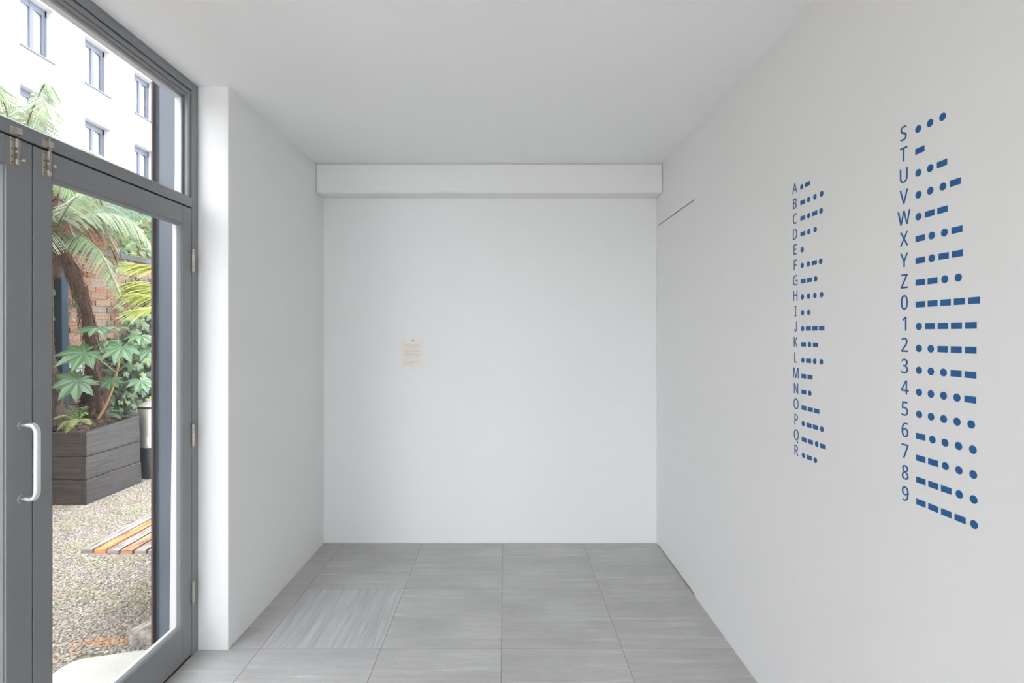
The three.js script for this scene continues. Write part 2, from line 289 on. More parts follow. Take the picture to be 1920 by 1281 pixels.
{
  const d = struct('door_1', 'right leaf of the grey glazed double door, nearest the white pier', 'door');
  leaf(d, ZJ, ZM - 0.0015, 0.072, 0.071);
  for (const y of [1.92, 1.074, 0.314]) hinge(d, y);
  bolt(d, -1.7137, true);
  const e = struct('door_2', 'left leaf of the grey glazed double door with the pull handle', 'door');
  leaf(e, ZM + 0.0015, ZH, 0.088, 0.072);
  bolt(e, -1.6027, false);
  const hp = [], zc = -1.6186, ya = 1.278, yb = 1.047, xo = XD + 0.053, r = 0.026;
  const hd = node('pull_handle', e, 'brushed metal D-shaped pull handle');
  const path = new THREE.CurvePath();
  const p = (x, y) => V(x, y, zc);
  path.add(new THREE.LineCurve3(p(XD, ya), p(xo - r, ya))); path.add(new THREE.QuadraticBezierCurve3(p(xo - r, ya), p(xo, ya), p(xo, ya - r)));
  path.add(new THREE.LineCurve3(p(xo, ya - r), p(xo, yb + r))); path.add(new THREE.QuadraticBezierCurve3(p(xo, yb + r), p(xo, yb), p(xo - r, yb))); path.add(new THREE.LineCurve3(p(xo - r, yb), p(XD, yb)));
  for (let i = 0; i <= 90; i++) hp.push(path.getPoint(i / 90));
  part('grip', new THREE.TubeGeometry(new THREE.CatmullRomCurve3(hp), 120, 0.0098, 20), M.aluminium, hd);
  for (const y of [ya, yb]) part('rose', moved(cyl(0.0115, 0.0115, 0.003, 24).rotateZ(Math.PI / 2), XD + 0.0015, y, zc), M.aluminium, hd);
}
// unseen bays of the same glazing, added behind the viewer to brighten the room
[[-0.73, 0.62], [0.68, 2.0], [2.06, 3.36]].forEach(([a, b], i) => {
  const w = struct(`window_${i + 2}`, `tall fixed glazed bay added for daylight, number ${i + 1} along the garden side behind the viewer`, 'window');
  part('frame', plain([bx(XO - 0.03, XD, 0, YC, a - 0.001, a + 0.05), bx(XO - 0.03, XD, 0, YC, b - 0.05, b + 0.06), bx(XO - 0.03, XD, 0, 0.09, a + 0.05, b - 0.05), bx(XO - 0.03, XD, 2.72, YC, a + 0.05, b - 0.05), bx(XO - 0.03, XD, 2.17, 2.225, a + 0.05, b - 0.05)]), M.frame, w);
  part('pane', bx(XD - 0.0245, XD - 0.0205, 0.08, 2.72, a + 0.04, b - 0.04), M.glass, w);
});

{  // unseen glazing, added to bring more daylight onto the back wall
  const w = struct('window_5', 'wide glazed opening added behind the viewer to light the room', 'window');
  part('frame', plain([bx(-1.5, 1.11, 0, 0.07, ZF + 0.05, ZF + 0.12), bx(-1.5, 1.11, 2.14, 2.2, ZF + 0.05, ZF + 0.12), ...[-1.5, -0.225, 1.05].map((x) => bx(x, x + 0.06, 0.07, 2.14, ZF + 0.05, ZF + 0.12))]), M.frame, w);
  part('pane', bx(-1.46, 1.07, 0.05, 2.16, ZF + 0.082, ZF + 0.086), M.glass, w);
}

// ───────────── blue code chart on the right wall ─────────────
const font = await new FontLoader().loadAsync('fonts/droid/droid_sans_regular.typeface.json');
{
  const CODE = { A: '.-', B: '-...', C: '-.-.', D: '-..', E: '.', F: '..-.', G: '--.', H: '....', I: '..', J: '.---', K: '-.-', L: '.-..', M: '--', N: '-.', O: '---', P: '.--.', Q: '--.-', R: '.-.', S: '...', T: '-', U: '..-', V: '...-', W: '.--', X: '-..-', Y: '-.--', Z: '--..', 0: '-----', 1: '.----', 2: '..---', 3: '...--', 4: '....-', 5: '.....', 6: '-....', 7: '--...', 8: '---..', 9: '----.' };
  const T = 0.0008, DOT = 0.0202, DW = 0.0308, DH = 0.0162, CAP = 0.040;
  const fs = 1, box = (s) => { const b = new THREE.Box2(); for (const sh of s) for (const p of sh.getPoints(8)) b.expandByPoint(p); return b; };
  const capH = box(font.generateShapes('H', fs)).max.y, K = CAP / capH;
  const dotGeo = new THREE.CylinderGeometry(DOT / 2, DOT / 2, T, 28).rotateX(Math.PI / 2), dashGeo = new THREE.BoxGeometry(DW, DH, T);
  const words = ['no', 'one', 'two', 'three', 'four', 'five'];
  const describe = (ch, code) => {
    const runs = code.match(/\.+|-+/g).map((r) => `${words[r.length]} ${r[0] === '.' ? 'dot' : 'dash'}${r.length > 1 ? (r[0] === '.' ? 's' : 'es') : ''}`);
    const n = /\d/.test(ch) ? `digit ${['zero', 'one', 'two', 'three', 'four', 'five', 'six', 'seven', 'eight', 'nine'][ch]}` : `letter ${ch}`;
    return `blue vinyl ${n} followed by ${runs.join(', ')}`;
  };
  const column = (chars, d0, d1, s0, s1, group) => chars.split('').forEach((ch, i) => {
    const f = i / 17, dl = d0 + (d1 - d0) * f, ds = s0 + (s1 - s0) * f, yl = 2.134 - 0.0601 * i;
    // the row's own frame: x runs along the wall towards the viewer, z out of the wall into the room
    const row = thing('code_row', describe(ch, CODE[ch]), 'lettering', [XR - T / 2 - 0.0002, yl, -dl], group); row.rotation.y = -Math.PI / 2;
    let shapes;
    if (ch === 'J') { const p = new THREE.Shape(), w = 0.1, H = capH; p.moveTo(0.42, H); p.lineTo(0.42, 0.2); p.absarc(0.22, 0.2, 0.2, 0, -Math.PI, true); p.lineTo(0.02, 0.27); p.lineTo(0.12, 0.27); p.lineTo(0.12, 0.2); p.absarc(0.22, 0.2, 0.1, Math.PI, 2 * Math.PI, false); p.lineTo(0.32, H); p.closePath(); shapes = [p]; } else shapes = font.generateShapes(ch, fs);
    const g = new THREE.ExtrudeGeometry(shapes, { depth: T / K, bevelEnabled: false, curveSegments: 8 });
    g.computeBoundingBox(); const b = g.boundingBox;
    g.translate(-(b.min.x + b.max.x) / 2, -capH / 2, -T / K / 2); g.scale(K * 0.96, K, K);
    part(/\d/.test(ch) ? 'digit' : 'letter', g, M.vinyl, row);
    let x = dl - ds; const code = CODE[ch];
    for (let k = 0; k < code.length; k++) {
      const dot = code[k] === '.', w = dot ? DOT : DW;
      if (k) x += { '..': 0.0193, '.-': 0.0115, '--': 0.0095, '-.': 0.0128 }[code[k - 1] + code[k]];
      const m = part(dot ? 'dot' : 'dash', dot ? dotGeo : dashGeo, M.vinyl, row); m.position.set(x + w / 2, -0.0085, 0); x += w;
    }
  });
  column('ABCDEFGHIJKLMNOPQR', 2.0185, 2.0075, 1.981, 1.970, 'code rows of the far column');
  column('STUVWXYZ0123456789', 1.4675, 1.4612, 1.4255, 1.4215, 'code rows of the near column');
}
{ // sheet pinned to the back wall
  const g = new THREE.PlaneGeometry(0.1555, 0.2115, 8, 10), p = g.attributes.position;
  for (let i = 0; i < p.count; i++) { const x = p.getX(i) / 0.0778, y = p.getY(i) / 0.1058; p.setZ(i, 0.0015 + 0.004 * Math.max(0, -y) * (0.5 + 0.5 * x * x) + 0.001 * (y > 0 ? Math.abs(x) : 0)); }
  g.computeVertexNormals();
  const back = g.clone(); { const q = back.attributes.position; for (let i = 0; i < q.count; i++) q.setZ(i, q.getZ(i) - 0.0003); const ix = back.index.array; for (let i = 0; i < ix.length; i += 3) [ix[i], ix[i + 1]] = [ix[i + 1], ix[i]]; back.computeVertexNormals(); }
  const m = shade(new THREE.Mesh(mergeGeometries([g, back]), M.paper)); m.name = 'paper_sheet'; m.position.set(-0.692, 1.4135, ZB + 0.0005); scene.add(m);
  tag(m, 'small cream sheet of faint typed lines pinned to the back wall', 'paper');
  const pin = thing('push_pin', 'tiny black pin holding the cream sheet at its top edge', 'pin', [-0.688, 1.5165, ZB]);
  part('head', new THREE.LatheGeometry([[0, 0.011], [0.0042, 0.0105], [0.0048, 0.008], [0.003, 0.006], [0.0035, 0.003], [0.0, 0.0028]].map((q) => new THREE.Vector2(...q)), 16).rotateX(Math.PI / 2), M.pin, pin);
  part('point', new THREE.CylinderGeometry(0.0006, 0.0006, 0.006, 6).rotateX(Math.PI / 2).translate(0, 0, 0.001), M.nickel, pin);
}

// ───────────── outside the door ─────────────
{ // steel channel post just outside, with a white timber batten between it and the frame
  const zw = -2.532, c = thing('channel_post', 'dark slate steel channel post standing just outside the glass door', 'post');
  part('web', bx(-1.712, -1.585, -0.03, 3.6, zw - 0.008, zw), M.slate, c);
  part('flange', cb(-1.7185, -1.7075, -0.03, 3.6, zw - 0.10, zw + 0.026, 0.003), M.brownReflection, c, 'flange with a brown reflection painted into its colour');  // flange colour carries the brown reflection of brick and timber
  part('fillet', moved(cyl(0.003, 0.003, 3.63, 8), -1.7065, 1.785, zw + 0.001), M.slate, c);
  part('rib', bx(-1.690, -1.600, -0.03, 3.6, zw, zw + 0.0035), M.slate, c);
  const s = new THREE.Shape([[-1.600, 2.79], [-1.560, 2.79], [-1.560, -0.02], [-1.632, -0.02]].map((p) => new THREE.Vector2(...p)));
  const g = new THREE.ExtrudeGeometry(s, { depth: 0.02, bevelEnabled: false }); g.translate(0, 0, -2.531);
  structMesh('trim_2', g, M.whitePaint, 'white painted batten between the door frame and the dark post', 'trim');
}
{ // ground
  structMesh('added_terrace', plain([bx(-1.594, 30, -0.3, -0.022, ZF + 0.2, 30), bx(-4.45, -2.09, -0.1, -0.012, -0.6, 12)]), M.bounceStone, 'pale stone paving added out of view to bounce light into the room', 'ground');  // unseen pale paving, added to bounce daylight up to the ceiling
  structMesh('ground', bx(-40, -1.594, -0.3, -0.022, -60, 30), M.bed, 'mossy exposed aggregate paving of the courtyard', 'ground');
  const pts = [[-1.58, 2.0], [-2.076, 2.0], [-2.080, -2.36], [-2.080, -2.42], [-2.066, -2.466], [-2.03, -2.492], [-1.970, -2.508], [-1.85, -2.543], [-1.735, -2.567], [-1.58, -2.567]];
  const s = new THREE.Shape(pts.map(([x, z]) => new THREE.Vector2(x, -z)));
  const g = new THREE.ExtrudeGeometry(s, { depth: 0.05, bevelEnabled: true, bevelSize: 0.004, bevelThickness: 0.004, bevelSegments: 2 }); g.rotateX(-Math.PI / 2); g.translate(0, -0.054, 0);
  structMesh('doorstep', metricUV(g), M.slab, 'pale concrete doorstep with a rounded corner outside the door', 'step');
  // pebbles bedded in the paving
  const geo = new THREE.IcosahedronGeometry(1, 1), cell = 0.0125, list = [];
  for (let x = -4.55; x < -1.62; x += cell) for (let z = -6.9; z < -2.2; z += cell) {
    const lo = 0.635 * -z - 0.1, hi = 0.90 * -z + 0.1;            // what the doorway lets one see, with a margin
    if (-x < lo || -x > hi || rnd() < 0.08) continue;
    const px = x + rr(-0.5, 0.5) * cell, pz = z + rr(-0.5, 0.5) * cell;
    if (px > -2.095 && pz > -2.56 || px < -3.9 && pz > -5.55 && pz < -4.79) continue;
    list.push([px, pz]);
  }
  const im = new THREE.InstancedMesh(geo, mat({ color: 0xffffff, roughness: 0.75 }), list.length), m4 = new THREE.Matrix4(), q = new THREE.Quaternion(), e = new THREE.Euler(), c = new THREE.Color();
  const tones = [[0.56, 0.48, 0.37], [0.52, 0.46, 0.37], [0.62, 0.56, 0.46], [0.54, 0.47, 0.36], [0.30, 0.30, 0.31], [0.58, 0.42, 0.29], [0.72, 0.69, 0.64], [0.56, 0.48, 0.34], [0.48, 0.44, 0.33], [0.38, 0.38, 0.39]];
  list.forEach(([x, z], i) => {
    const r = rr(0.0042, 0.0082) * (rnd() < 0.05 ? 1.6 : 1);
    e.set(rr(-0.25, 0.25), rr(0, 6.3), rr(-0.25, 0.25)); q.setFromEuler(e);
    m4.compose(V(x, -0.0225 + r * 0.18, z), q, V(r * rr(0.9, 1.5), r * rr(0.55, 0.8), r)); im.setMatrixAt(i, m4);
    const t = pick(tones), k = rr(0.8, 1.2), moss = Math.max(0, Math.min(1, (fbm(x * 0.13 + 5, z * 0.13 + 5, 32, 32, 3) - 0.5) * 5));
    let col = [t[0] * k * (1 - 0.06 * moss), t[1] * k * 0.985, t[2] * k * (1 - 0.14 * moss)];
    // orange lichen patch near the step
    const du = (x + 2.05) / 0.17, dv = (z + 2.66) / 0.055, nn = fbm(x * 2 + 9, z * 2 + 9, 64, 64, 2);
    if (du * du + dv * dv < 0.5 + 1.2 * (nn - 0.35) || (Math.abs(x + 2.12 - (z + 2.56) * 1.2) < 0.03 && z > -2.66 && nn > 0.5)) { const w = rr(0.35, 1); col = [col[0] * (1 - w) + 0.8 * w, col[1] * (1 - w) + 0.43 * w, col[2] * (1 - w) + 0.2 * w]; }
    im.setColorAt(i, c.setRGB(...col).multiplyScalar(0.6));
  });
  im.name = 'pebbles'; shade(im); scene.add(im); tag(im, 'small mixed pebbles set in the mossy courtyard paving', 'pebbles', null, 'stuff');
}
{ // rock
  const g0 = mergeVertices(new THREE.IcosahedronGeometry(1, 5).deleteAttribute('uv').deleteAttribute('normal')), p = g0.attributes.position;
  for (let i = 0; i < p.count; i++) {
    const v = V(p.getX(i), p.getY(i), p.getZ(i)), n = fbm(v.x * 0.25 + 3.3, v.y * 0.25 + v.z * 0.31 + 4.1, 8, 8, 4), n2 = fbm(v.x * 0.9 + 1, v.z * 0.9 + v.y * 0.8 + 2, 16, 16, 3);
    v.multiplyScalar(0.8 + 0.45 * (n - 0.4) + 0.14 * (n2 - 0.5)); v.y = Math.min(v.y, 0.40 + 0.5 * v.x); v.z = Math.min(v.z, 0.55 + 0.25 * v.y); p.setXYZ(i, v.x * 0.16, v.y * 0.15, v.z * 0.10);
  }
  g0.computeVertexNormals(); const g = metricUV(g0, 0.3);
  const m = shade(new THREE.Mesh(g, M.rock)); m.name = 'rock'; m.position.set(-1.80, 0.035, -2.66); scene.add(m);
  tag(m, 'rough pale lump of stone on the paving beside the dark post', 'rock');
}
{ // slatted bench, its near end towards the viewer
  const b = thing('slatted_bench', 'low bench of grey and orange timber slats on the courtyard paving', 'bench', [-2.257, 0, -2.748]); b.rotation.y = 0.012;
  const mats = [M.slatGrey, M.slatOrange, M.slatGrey, M.slatFaded, M.slatGrey, M.slatGrey, M.slatFaded], lab = ['grey weathered slat', 'bright orange slat', 'grey weathered slat', 'faded orange slat', 'grey weathered slat', 'grey weathered slat', 'faded orange slat'];
  const off = [0, 0.002, 0.006, 0.006, 0.007, 0.007, 0.008];
  for (let i = 0; i < 7; i++) {
    const g = new RoundedBoxGeometry(1.5, 0.024, 0.0615, 2, 0.0025); metricUV(g, 0.8, 0.8, rnd(), rnd());
    const m = part('slat', g, mats[i], b, lab[i]); m.rotation.y = Math.PI / 2; m.position.set(0.031 + i * 0.0717, 0.408 - 0.0012 * i, -0.75 + off[i]);
  }
  for (const z of [-0.34, -1.15]) {
    part('bearer', cb(0.03, 0.48, 0.362, 0.394, z - 0.02, z + 0.02, 0.003), M.black, b);
    part('leg', cb(0.26, 0.40, 0, 0.364, z - 0.022, z + 0.022, 0.003), M.black, b);
    part('foot', cb(0.22, 0.45, -0.022, 0.006, z - 0.04, z + 0.04, 0.003), M.black, b);
  }
}
// planter
const PX0 = -4.31, PX1 = -3.885, PZ0 = -5.52, PZ1 = -4.79;
{
  const t = thing('timber_planter', 'dark stained timber planter box holding the broad-leaved shrub and ferns', 'planter');
  // each course leans in a little towards the top
  const H = [[-0.02, 0.205], [0.21, 0.42], [0.425, 0.645]];
  const lean = (g) => { const p = g.attributes.position; for (let i = 0; i < p.count; i++) { const k = 1 - 0.06 * p.getY(i) / 0.65; p.setX(i, PX0 + (p.getX(i) - PX0) * k); p.setZ(i, PZ0 - 0.0 + (p.getZ(i) - PZ0) * (1 - 0.045 * p.getY(i) / 0.65)); if (p.getY(i) > 0.6) p.setY(i, p.getY(i) + 0.045 * (PZ1 - p.getZ(i)) / 0.7); } g.computeVertexNormals(); return metricUV(g, 0.7, 0.5, rnd(), rnd()); };
  H.forEach(([a, b], i) => {
    part('plank', lean(cb(PX1 - 0.045, PX1 + [0.006, 0, 0.004][i], a, b, PZ0, PZ1, 0.004)), M.plank, t);
    part('plank', lean(cb(PX0 - 0.04, PX1 - 0.046, a, b, PZ1 - 0.045, PZ1 + [0.004, -0.002, 0][i], 0.004)), M.plankBrown, t, 'browner front plank');
    part('plank', lean(cb(PX0, PX1 - 0.046, a, b, PZ0, PZ0 + 0.045, 0.004)), M.plank, t);
    part('plank', lean(cb(PX0 - 0.04, PX0, a, b, PZ0, PZ1 - 0.05, 0.004)), M.plank, t);
  });
  part('corner_post', lean(cb(PX1 - 0.10, PX1 - 0.046, 0, 0.6, PZ1 - 0.10, PZ1 - 0.046, 0.003)), M.plankBrown, t);
  const g = new THREE.PlaneGeometry(0.40, 0.66, 22, 30).rotateX(-Math.PI / 2), p = g.attributes.position;
  for (let i = 0; i < p.count; i++) { const x = p.getX(i), z = p.getZ(i); p.setY(i, 0.575 + 0.10 * Math.max(0, Math.min(1, (0.14 - x) / 0.26)) + 0.02 * Math.min(1, (0.33 - z)) + 0.04 * (fbm(x + 3, z + 3, 16, 16, 3) - 0.5)); }
  g.translate((PX0 + PX1) / 2 - 0.01, 0, (PZ0 + PZ1) / 2); g.computeVertexNormals(); part('soil', metricUV(g), M.soil, t);
  // fallen brown bits on the soil
  const bits = []; for (let i = 0; i < 240; i++) { const b = new THREE.BoxGeometry(rr(0.01, 0.04), 0.002, rr(0.004, 0.012)); b.rotateZ(rr(-0.3, 0.3)); b.rotateY(rr(0, 6)); const x = rr(PX0 + 0.05, PX1 - 0.07); b.translate(x, 0.60 + 0.10 * Math.max(0, Math.min(1, (-4.11 + 0.14 - x) / 0.26)), rr(PZ0 + 0.06, PZ1 - 0.07)); bits.push(b); }
  const lit = part('leaf_litter', plain(bits), mat({ color: lin(0.3, 0.17, 0.1), roughness: 1 }), t); lit.userData.kind = 'stuff';
  const u = thing('dark_trough', 'low dark trough against the brick wall behind the timber planter', 'planter');
  part('side', cb(-4.15, -4.12, -0.02, 0.68, -6.6, -5.62, 0.004), M.black, u); part('side', cb(-4.44, -4.15, -0.02, 0.68, -5.65, -5.62, 0.004), M.black, u); part('soil', bx(-4.44, -4.15, -0.02, 0.62, -6.6, -5.65), M.soil, u);
}
{ // litter bin
  const b = thing('litter_bin', 'round steel bin with dark lid on a black base beside the planter', 'bin', [-3.915, -0.02, -5.77]);
  const lathe = (pts) => new THREE.LatheGeometry(pts.map((q) => new THREE.Vector2(...q)), 48);
  part('base', lathe([[0, 0], [0.118, 0], [0.122, 0.01], [0.142, 0.345], [0, 0.346]]), M.black, b);
  part('drum', lathe([[0.142, 0.345], [0.154, 0.345], [0.1555, 0.35], [0.152, 0.362], [0.152, 0.765], [0.146, 0.768]]), M.steel, b);
  part('rim', lathe([[0.150, 0.765], [0.157, 0.767], [0.157, 0.790], [0.153, 0.794], [0.140, 0.794]]), M.black, b, 'dark lid rim');
  part('lid', lathe([[0.1535, 0.7935], [0.150, 0.797], [0.09, 0.832], [0.05, 0.845], [0, 0.848]]), M.steel, b);
  const s = new THREE.CylinderGeometry(0.1528, 0.1528, 0.085, 10, 1, true, 0.15, 0.5); part('sticker', s.translate(0, 0.42, 0), M.blind, b);
}
{ // dark post against the brick wall
  const p = thing('dark_post', 'dark navy square steel post in front of the brick wall', 'post', [-4.385, 0, -5.13]); p.rotation.z = 0.012;
  part('shaft', cb(-0.041, 0.041, -0.02, 2.9, -0.041, 0.041, 0.004), M.navy, p); part('cap', cb(-0.045, 0.045, 2.9, 2.915, -0.045, 0.045, 0.003), M.navy, p);
}
// ───────────── brick garden wall ─────────────
{
  const XB = -4.5, w = struct('brick_wall', 'old mixed red and buff brick garden wall behind the planting', 'wall');
  part('core', bx(XB - 0.2, XB - 0.008, -0.1, 2.40, -12, 3), M.mortar, w);
  part('coping', plain([...Array(15)].map((_, i) => cb(XB - 0.25, XB + 0.03, 2.44 + rr(-0.004, 0.004), 2.51, -12 + i, -11.008 + i, 0.008))), M.coping, w);
  const var3 = (l) => [0, 1, 2].map(() => { const g = chamfer(0.1, 0.064, l, 0.006), p = g.attributes.position, j = new Map(); for (let i = 0; i < p.count; i++) { const k = [p.getX(i), p.getY(i), p.getZ(i)].map((v) => v.toFixed(4)).join(); if (!j.has(k)) j.set(k, [rr(-0.003, 0.003), rr(-0.003, 0.003), rr(-0.003, 0.003)]); const o = j.get(k); p.setXYZ(i, p.getX(i) + o[0], p.getY(i) + o[1], p.getZ(i) + o[2]); } g.computeVertexNormals(); return metricUV(g, 0.3, 0.3, rnd(), rnd()); });
  const S = var3(0.214), Hd = var3(0.102), rest = [[], [], []];
  for (let r = 0, y = 0.0; y < 2.42; y += 0.075, r++) {
    let z = -12 + (r % 2 ? 0.056 : 0), k = r;
    while (z < 2.9) {
      const header = k++ % 2 === 0, l = header ? 0.112 : 0.224, zc = z + l / 2; z += l;
      if (y > 2.36 && y > 2.43) continue;
      const geo = pick(header ? Hd : S), pos = V(XB - 0.05 + rr(-0.004, 0.006), y + 0.0325, zc);
      const near = zc > -6.75 && zc < -4.85 && y > 0.75;
      if (near) {
        const white = y > 1.10 && y < 1.36 && zc > -5.95 && zc < -5.1, buff = Math.min(1, Math.max(0, (-5.35 - zc) * 1.4)) * (y < 2.2 ? 1 : 0.3);
        const bm = white ? paintedBrick : rnd() < buff * 0.75 ? brickMats[4 + Math.floor(rnd() * 3)] : brickMats[pick([0, 1, 2, 3, 7, 8, 1, 2])];
        const m = part('brick', geo, bm, w); m.position.copy(pos);
      } else rest[Math.floor(rnd() * 3)].push(geo.clone().translate(pos.x, pos.y, pos.z));
    }
  }
  rest.forEach((g, i) => { part('brickwork', plain(g), brickMats[[1, 2, 4][i]], w).userData.kind = 'stuff'; });
}
// ───────────── white building opposite ─────────────
{
  const XW = -15.8, R = 0.265, b = thing('white_building', 'bright white rendered block with dark framed windows across the courtyard', 'building');
  const cols = [-14.26, -16.84, -19.43, -22.02, -24.6], rows = [11.04, 7.93], W = 1.27, Hh = 1.812;
  // wall as piers and bands round the openings
  const g = [], zs = [-45, ...cols.flatMap((z) => [z - W, z]).sort((a, c) => a - c), 12];
  const bands = [[-0.3, rows[1]], [rows[1] + Hh, rows[0]], [rows[0] + Hh, 16]];
  for (const [a, c] of bands) g.push(bx(XW - 0.4, XW, a, c, -45, 12));
  for (const y of rows) for (let i = 0; i < zs.length; i += 2) g.push(bx(XW - 0.4, XW, y, y + Hh, zs[i], zs[i + 1]));
  part('wall', plain(g), M.render, b);
  part('parapet', bx(XW - 0.45, XW + 0.05, 16, 16.12, -45, 12), M.farFrame, b);
  for (const y of rows) for (const z of cols) {
    const n = node('window', b), z0 = z - W, xf = XW - R, y1 = y + Hh, f = 0.07;
    const mull = z - 0.62;
    part('frame', plain([bx(xf - 0.06, xf, y, y1, z0, z0 + f), bx(xf - 0.06, xf, y, y1, z - f, z), bx(xf - 0.06, xf, y, y + f, z0, z), bx(xf - 0.06, xf, y1 - 0.22, y1, z0, z), bx(xf - 0.06, xf + 0.01, y, y1, mull - 0.115, mull), bx(xf - 0.05, xf - 0.01, y + f, y1 - 0.22, z0 + f, z0 + f + 0.09)]), M.farFrame, n);
    part('sill', cb(xf, XW + 0.06, y - 0.05, y + 0.012, z0 - 0.02, z + 0.01, 0.006), M.farFrame, n);
    part('pane', bx(xf - 0.04, xf - 0.03, y + f, y1 - 0.22, mull, z - f), M.glass, n);
    part('pane', bx(xf - 0.04, xf - 0.03, y + f, y1 - 0.22, z0 + f, mull - 0.115), M.glass, n);
    part('blind', bx(xf - 0.10, xf - 0.09, y, y1, z - 0.94, z), M.blind, n, 'pale drawn blind');
    part('curtain', bx(xf - 0.12, xf - 0.105, y, y1, z0, z - 0.92), M.curtain, n, 'grey curtain');
  }
}

// ───────────── plants ─────────────
// blade of a palmate leaf: lobes joined as far as t = joint; lies in the xz plane, tip of the middle lobe towards +z
function palmate({ lobes, spread, joint, bulge, droop, fold, teeth, dark, light, edge, heart = 0 }) {
  const pos = [], col = [], NT = 12, SS = [-1, -0.55, -0.12, 0, 0.12, 0.55, 1];
  lobes.forEach(([deg, len], li) => {
    const a = deg * Math.PI / 180, half = spread * Math.PI / 360, grid = [];
    for (let i = 0; i <= NT; i++) {
      const t = i / NT; let w;
      const wj = Math.tan(half) * joint * len;
      if (t <= joint) w = Math.tan(half) * t * len;
      else { const k = (t - joint) / (1 - joint); w = wj * ((1 - k) * (1 + bulge * k * 4 * (1 - k))) * (1 - 0.12 * Math.sin(Math.PI * k) * 0) ; if (teeth && i % 2) w *= 1.2; }
      const row = [];
      for (const s of SS) {
        const lx = s * w, lz = t * len, y = -droop * t * t * len + fold * Math.abs(s) * w - 0.02 * len * (s === 0 ? 1 : 0);
        row.push([[lx * Math.cos(a) + lz * Math.sin(a), y, lz * Math.cos(a) - lx * Math.sin(a)], s === 0 ? light : Math.abs(s) < 0.2 ? light.map((v, q) => v * 0.35 + dark[q] * 0.65) : Math.abs(s) === 1 && t > joint ? edge : dark.map((v, q) => v + (light[q] * 0.8 - v) * Math.max(0, 1 - t / 0.62) * heart)]);
      }
      grid.push(row);
    }
    for (let i = 0; i < NT; i++) for (let j = 0; j < SS.length - 1; j++) for (const [p, q] of [[0, 0], [0, 1], [1, 1], [0, 0], [1, 1], [1, 0]]) { const v = grid[i + p][j + q]; pos.push(...v[0]); col.push(...v[1]); }
  });
  let g = new THREE.BufferGeometry();
  g.setAttribute('position', new THREE.Float32BufferAttribute(pos, 3)); g.setAttribute('color', new THREE.Float32BufferAttribute(col, 3));
  g = mergeVertices(g, 1e-5); g.computeVertexNormals(); return g;
}
const up = V(0, 1, 0);
function orient(o, normal, dir) { const y = normal.clone().normalize(), z = dir.clone().sub(y.clone().multiplyScalar(dir.dot(y))).normalize(), x = y.clone().cross(z); o.quaternion.setFromRotationMatrix(new THREE.Matrix4().makeBasis(x, y, z)); return o; }

{ // broad-leaved shrub (palmate leaves) in the planter
  const s = thing('broadleaf_shrub', 'glossy shrub with large hand-shaped green leaves in the timber planter', 'shrub');
  const lobes = [[0, 1], [38, 0.97], [-38, 0.97], [76, 0.88], [-76, 0.88], [112, 0.74], [-112, 0.74], [146, 0.5], [-146, 0.5]];
  const mk = (k, l) => palmate({ lobes, spread: 38, joint: 0.40, bulge: 0.8, droop: rr(0.12, 0.25), fold: 0.18, teeth: true, dark: [0.085 * k, 0.175 * k, 0.085 * k], light: [0.22 * l, 0.34 * l, 0.15 * l], edge: [0.11 * k, 0.21 * k, 0.10 * k] });
  const G = [mk(1, 1), mk(1.15, 1), mk(0.95, 0.9)];
  const P = [at(184, 785, 5.22), at(198, 760, 5.24), at(212, 724, 5.25), at(218, 699, 5.24), at(222, 684, 5.22), at(223, 672, 5.2)];
  const st = tube(P.slice(0, 5), 0.0125, 30, 10); part('stem', st, M.stem, s); part('shoot', tube(P.slice(3), 0.010, 14, 10), M.petiole, s, 'green growing shoot');
  // [u, v, depth, radius m, normal, direction of the middle lobe, where its stalk joins the stem]
  const L = [
    [160, 661, 4.92, 0.27, [0.25, 0.80, 0.55], [-0.5, -0.5, 0.6], 3], [229, 651, 5.0, 0.215, [0.3, 0.75, 0.58], [0.1, -0.7, 0.6], 5], [183, 616, 5.0, 0.205, [0.15, 0.9, 0.25], [-0.3, -0.4, 0.6], 4],
    [220, 613, 5.15, 0.17, [0.1, 0.95, 0.12], [0.1, -0.2, 1], 5], [264, 630, 5.15, 0.175, [0.2, 0.9, 0.25], [0.5, -0.2, 0.8], 4], [146, 713, 4.88, 0.235, [0.35, 0.45, 0.8], [-0.45, -0.8, 0.3], 2],
    [209, 712, 5.1, 0.13, [0.3, 0.7, 0.6], [0.2, -0.7, 0.5], 2], [264, 714, 5.1, 0.17, [0.5, 0.8, 0.3], [0.7, -0.6, 0.3], 2], [281, 657, 5.1, 0.18, [0.2, 0.8, 0.5], [0.5, -0.5, 0.5], 3], [205, 640, 5.3, 0.16, [0.1, 0.9, 0.3], [0.2, -0.2, 0.5], 4],
  ];
  L.forEach(([u, v, d, r, n, dir, j], i) => {
    const c = at(u, v, d), lf = part('leaf', G[i % 3], M.leafGloss, s); lf.position.copy(c); lf.scale.setScalar(r); orient(lf, V(...n), V(...dir));
    const a = P[Math.min(j, 5)], mid = a.clone().lerp(c, 0.5); mid.y += 0.02; part('leaf_stalk', tube([a, mid, c], 0.0035, 12, 6), M.petiole, s);
  });
}
